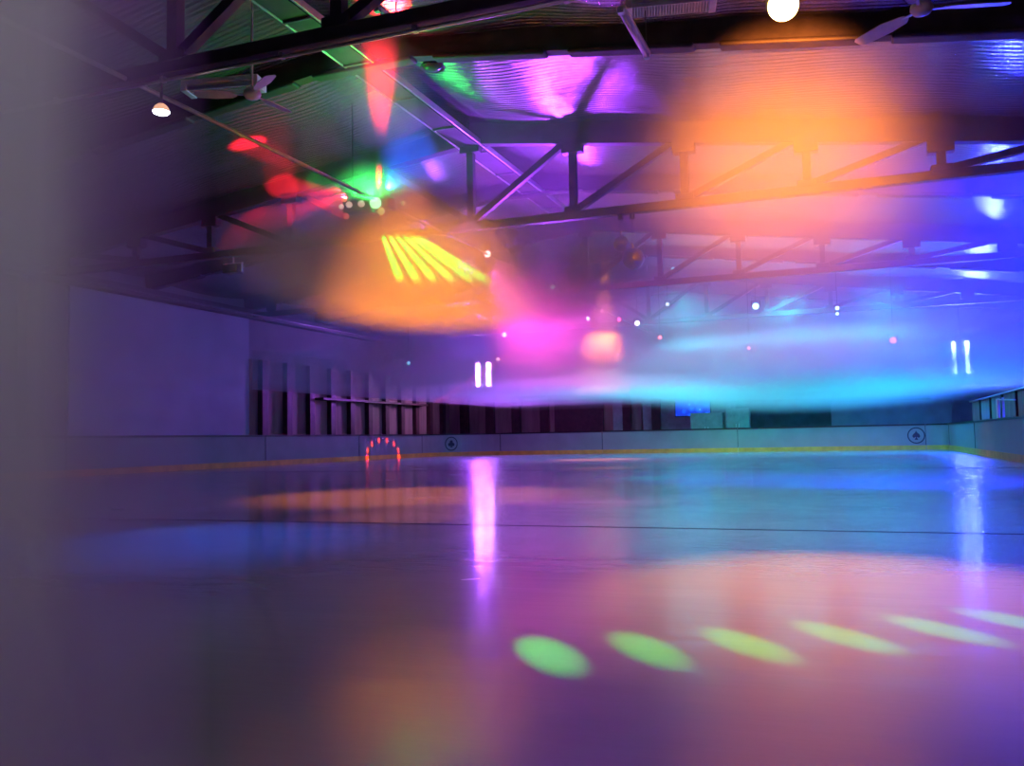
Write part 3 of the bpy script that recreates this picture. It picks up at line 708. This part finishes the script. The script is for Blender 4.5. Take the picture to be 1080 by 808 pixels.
# tubes: broad violet and blue wash
mklight('SPOT', 'violet_tube_glow', c1+Vector((0, -0.5, 0)), VIO, 4500, (-7, 28, 9.5), 150, 0.6, 0.4)
mklight('SPOT', 'blue_tube_glow', c2+Vector((0, -0.5, 0)), BLUE, 24000, (1, 30, 9.5), 150, 0.6, 0.4)
# far fog: cyan lights added without fixtures, and an orange spot
for px, y, e in ((725, 39, 7500), (830, 41, 9500), (930, 39, 7500)):
    q = at_y(px, 330, y); mklight('SPOT', 'cyan_fog_fill', (q.x, q.y, 6.9), CYAN, e, (q.x, q.y-0.5, 1.0), 155, 1.0, 1.4)
mklight('SPOT', 'orange_patch_beam', at_y(637, 270, 34.0), ORANGE, 40000, at_y(635, 375, 34), 30, 0.8, 0.05)
# washes around the hall, most of them added with no fixture
mklight('SPOT', 'violet_ice_fill', (0, -4, 7), (0.42, 0.05, 0.85), 1700, (1.0, 4, 0), 90, 1.0, 0.3)  # unseen light added behind the camera to tint the near ice purple
mklight('SPOT', 'blue_ice_fill', (3.2, 13.5, 5.4), (0.01, 0.02, 1.0), 15000, at_z(930, 506, 0), 62, 1.0, 0.3)  # added light with no fixture, deepens the blue of the right ice
mklight('SPOT', 'blue_ice_wash', (-6, 9.5, 6), (0.0, 0.14, 1.0), 2600, at_z(210, 570, 0), 36, 1.0, 0.1)
mklight('SPOT', 'violet_up_wash', at_y(583, 300, 24), VIO, 8000, (-7.5, 19, 9.6), 92, 1.0, 0.25)
mklight('SPOT', 'violet_haze_fill', (-9, 20, 5.5), VIO, 3500, (-9, 30, 8.5), 90, 1.0, 0.3)  # no lamp hangs here, added to turn the middle haze violet
mklight('SPOT', 'violet_fog_fill', (-13.5, 36, 7.0), (0.2, 0.05, 1.0), 2600, (-13.5, 36, 0), 140, 1.0, 1.0)  # added without a fixture to colour the left fog
mklight('SPOT', 'blue_wall_fill', (-11, 20, 5.5), (0.01, 0.16, 1.0), 1300, (-23.4, 26, 2.6), 70, 1.0, 0.3)  # sourceless light added to tint the left panel blue
mklight('SPOT', 'blue_right_wash', (5, 20, 5.6), BLUE, 20000, (2, 34, 6), 110, 1.0, 0.3)
for px, py, colr, e, sz, h in ((430, 543, ORANGE, 1500, 26, 5.8), (635, 494, ORANGE, 260, 60, 2.4), (700, 504, (0.0, 1.0, 0.5), 160, 60, 2.4), (960, 482, ORANGE, 260, 60, 2.4), (620, 530, MAG, 160, 64, 2.4)):
    q = at_z(px, py, 0); mklight('SPOT', 'ice_streak_fill', (q.x, q.y, h), colr, e, (q.x, q.y, 0), sz, 1.0, 0.05)  # lights without fixtures, their pools imitate coloured reflections on the ice
mklight('SPOT', 'orange_board_spot', (1.0, 33.0, 5.0), ORANGE, 350, at_x(1040, 465, BXR), 40, 1.0, 0.1)
q = at_y(770, 474, BYF); mklight('SPOT', 'green_board_spot', (q.x, BYF-4.5, 2.4), GREEN, 160, (q.x, BYF, 0.1), 70, 1.0, 0.1)
for i in range(8):                       # arc of little red dots thrown on the boards
    a_ = math.radians(200*i/7-10); q = at_x(404+17*math.cos(a_), 480-16*math.sin(a_), BXL+0.01)
    mklight('SPOT', 'red_dot_beam', (-13.5, 37.0, 5.0), (1.0, 0.05, 0.01), 60000, q, 2.0, 0.8, 0.01)
mklight('SPOT', 'grey_veil_fill', (-0.9, -3.0, 4.3), (0.86, 1, 0.82), 19000, (-4.3, 1.4, 2.0), 56, 1.0, 0.2)  # unseen light added only to brighten the grey volume at the left

w = bpy.data.worlds.new('world'); S.world = w; w.use_nodes = True
w.node_tree.nodes['Background'].inputs[0].default_value = (0.02, 0.02, 0.04, 1); w.node_tree.nodes['Background'].inputs[1].default_value = 0.0

# ------------------------------------------------------------------ render look
S.view_settings.view_transform = 'Standard'; S.view_settings.look = 'None'
S.view_settings.gamma = 1.0; S.view_settings.use_curve_mapping = False; S.view_settings.exposure = 0.0
cy = S.cycles
cy.use_denoising = True
cy.use_adaptive_sampling = True; cy.adaptive_threshold = 0.04; cy.adaptive_min_samples = 12
cy.time_limit = 900
cy.max_bounces = 6; cy.diffuse_bounces = 3; cy.glossy_bounces = 4; cy.volume_bounces = 1; cy.transmission_bounces = 2
cy.volume_max_steps = 256
cy.sample_clamp_indirect = 4.0; cy.sample_clamp_direct = 0
cy.use_light_tree = True
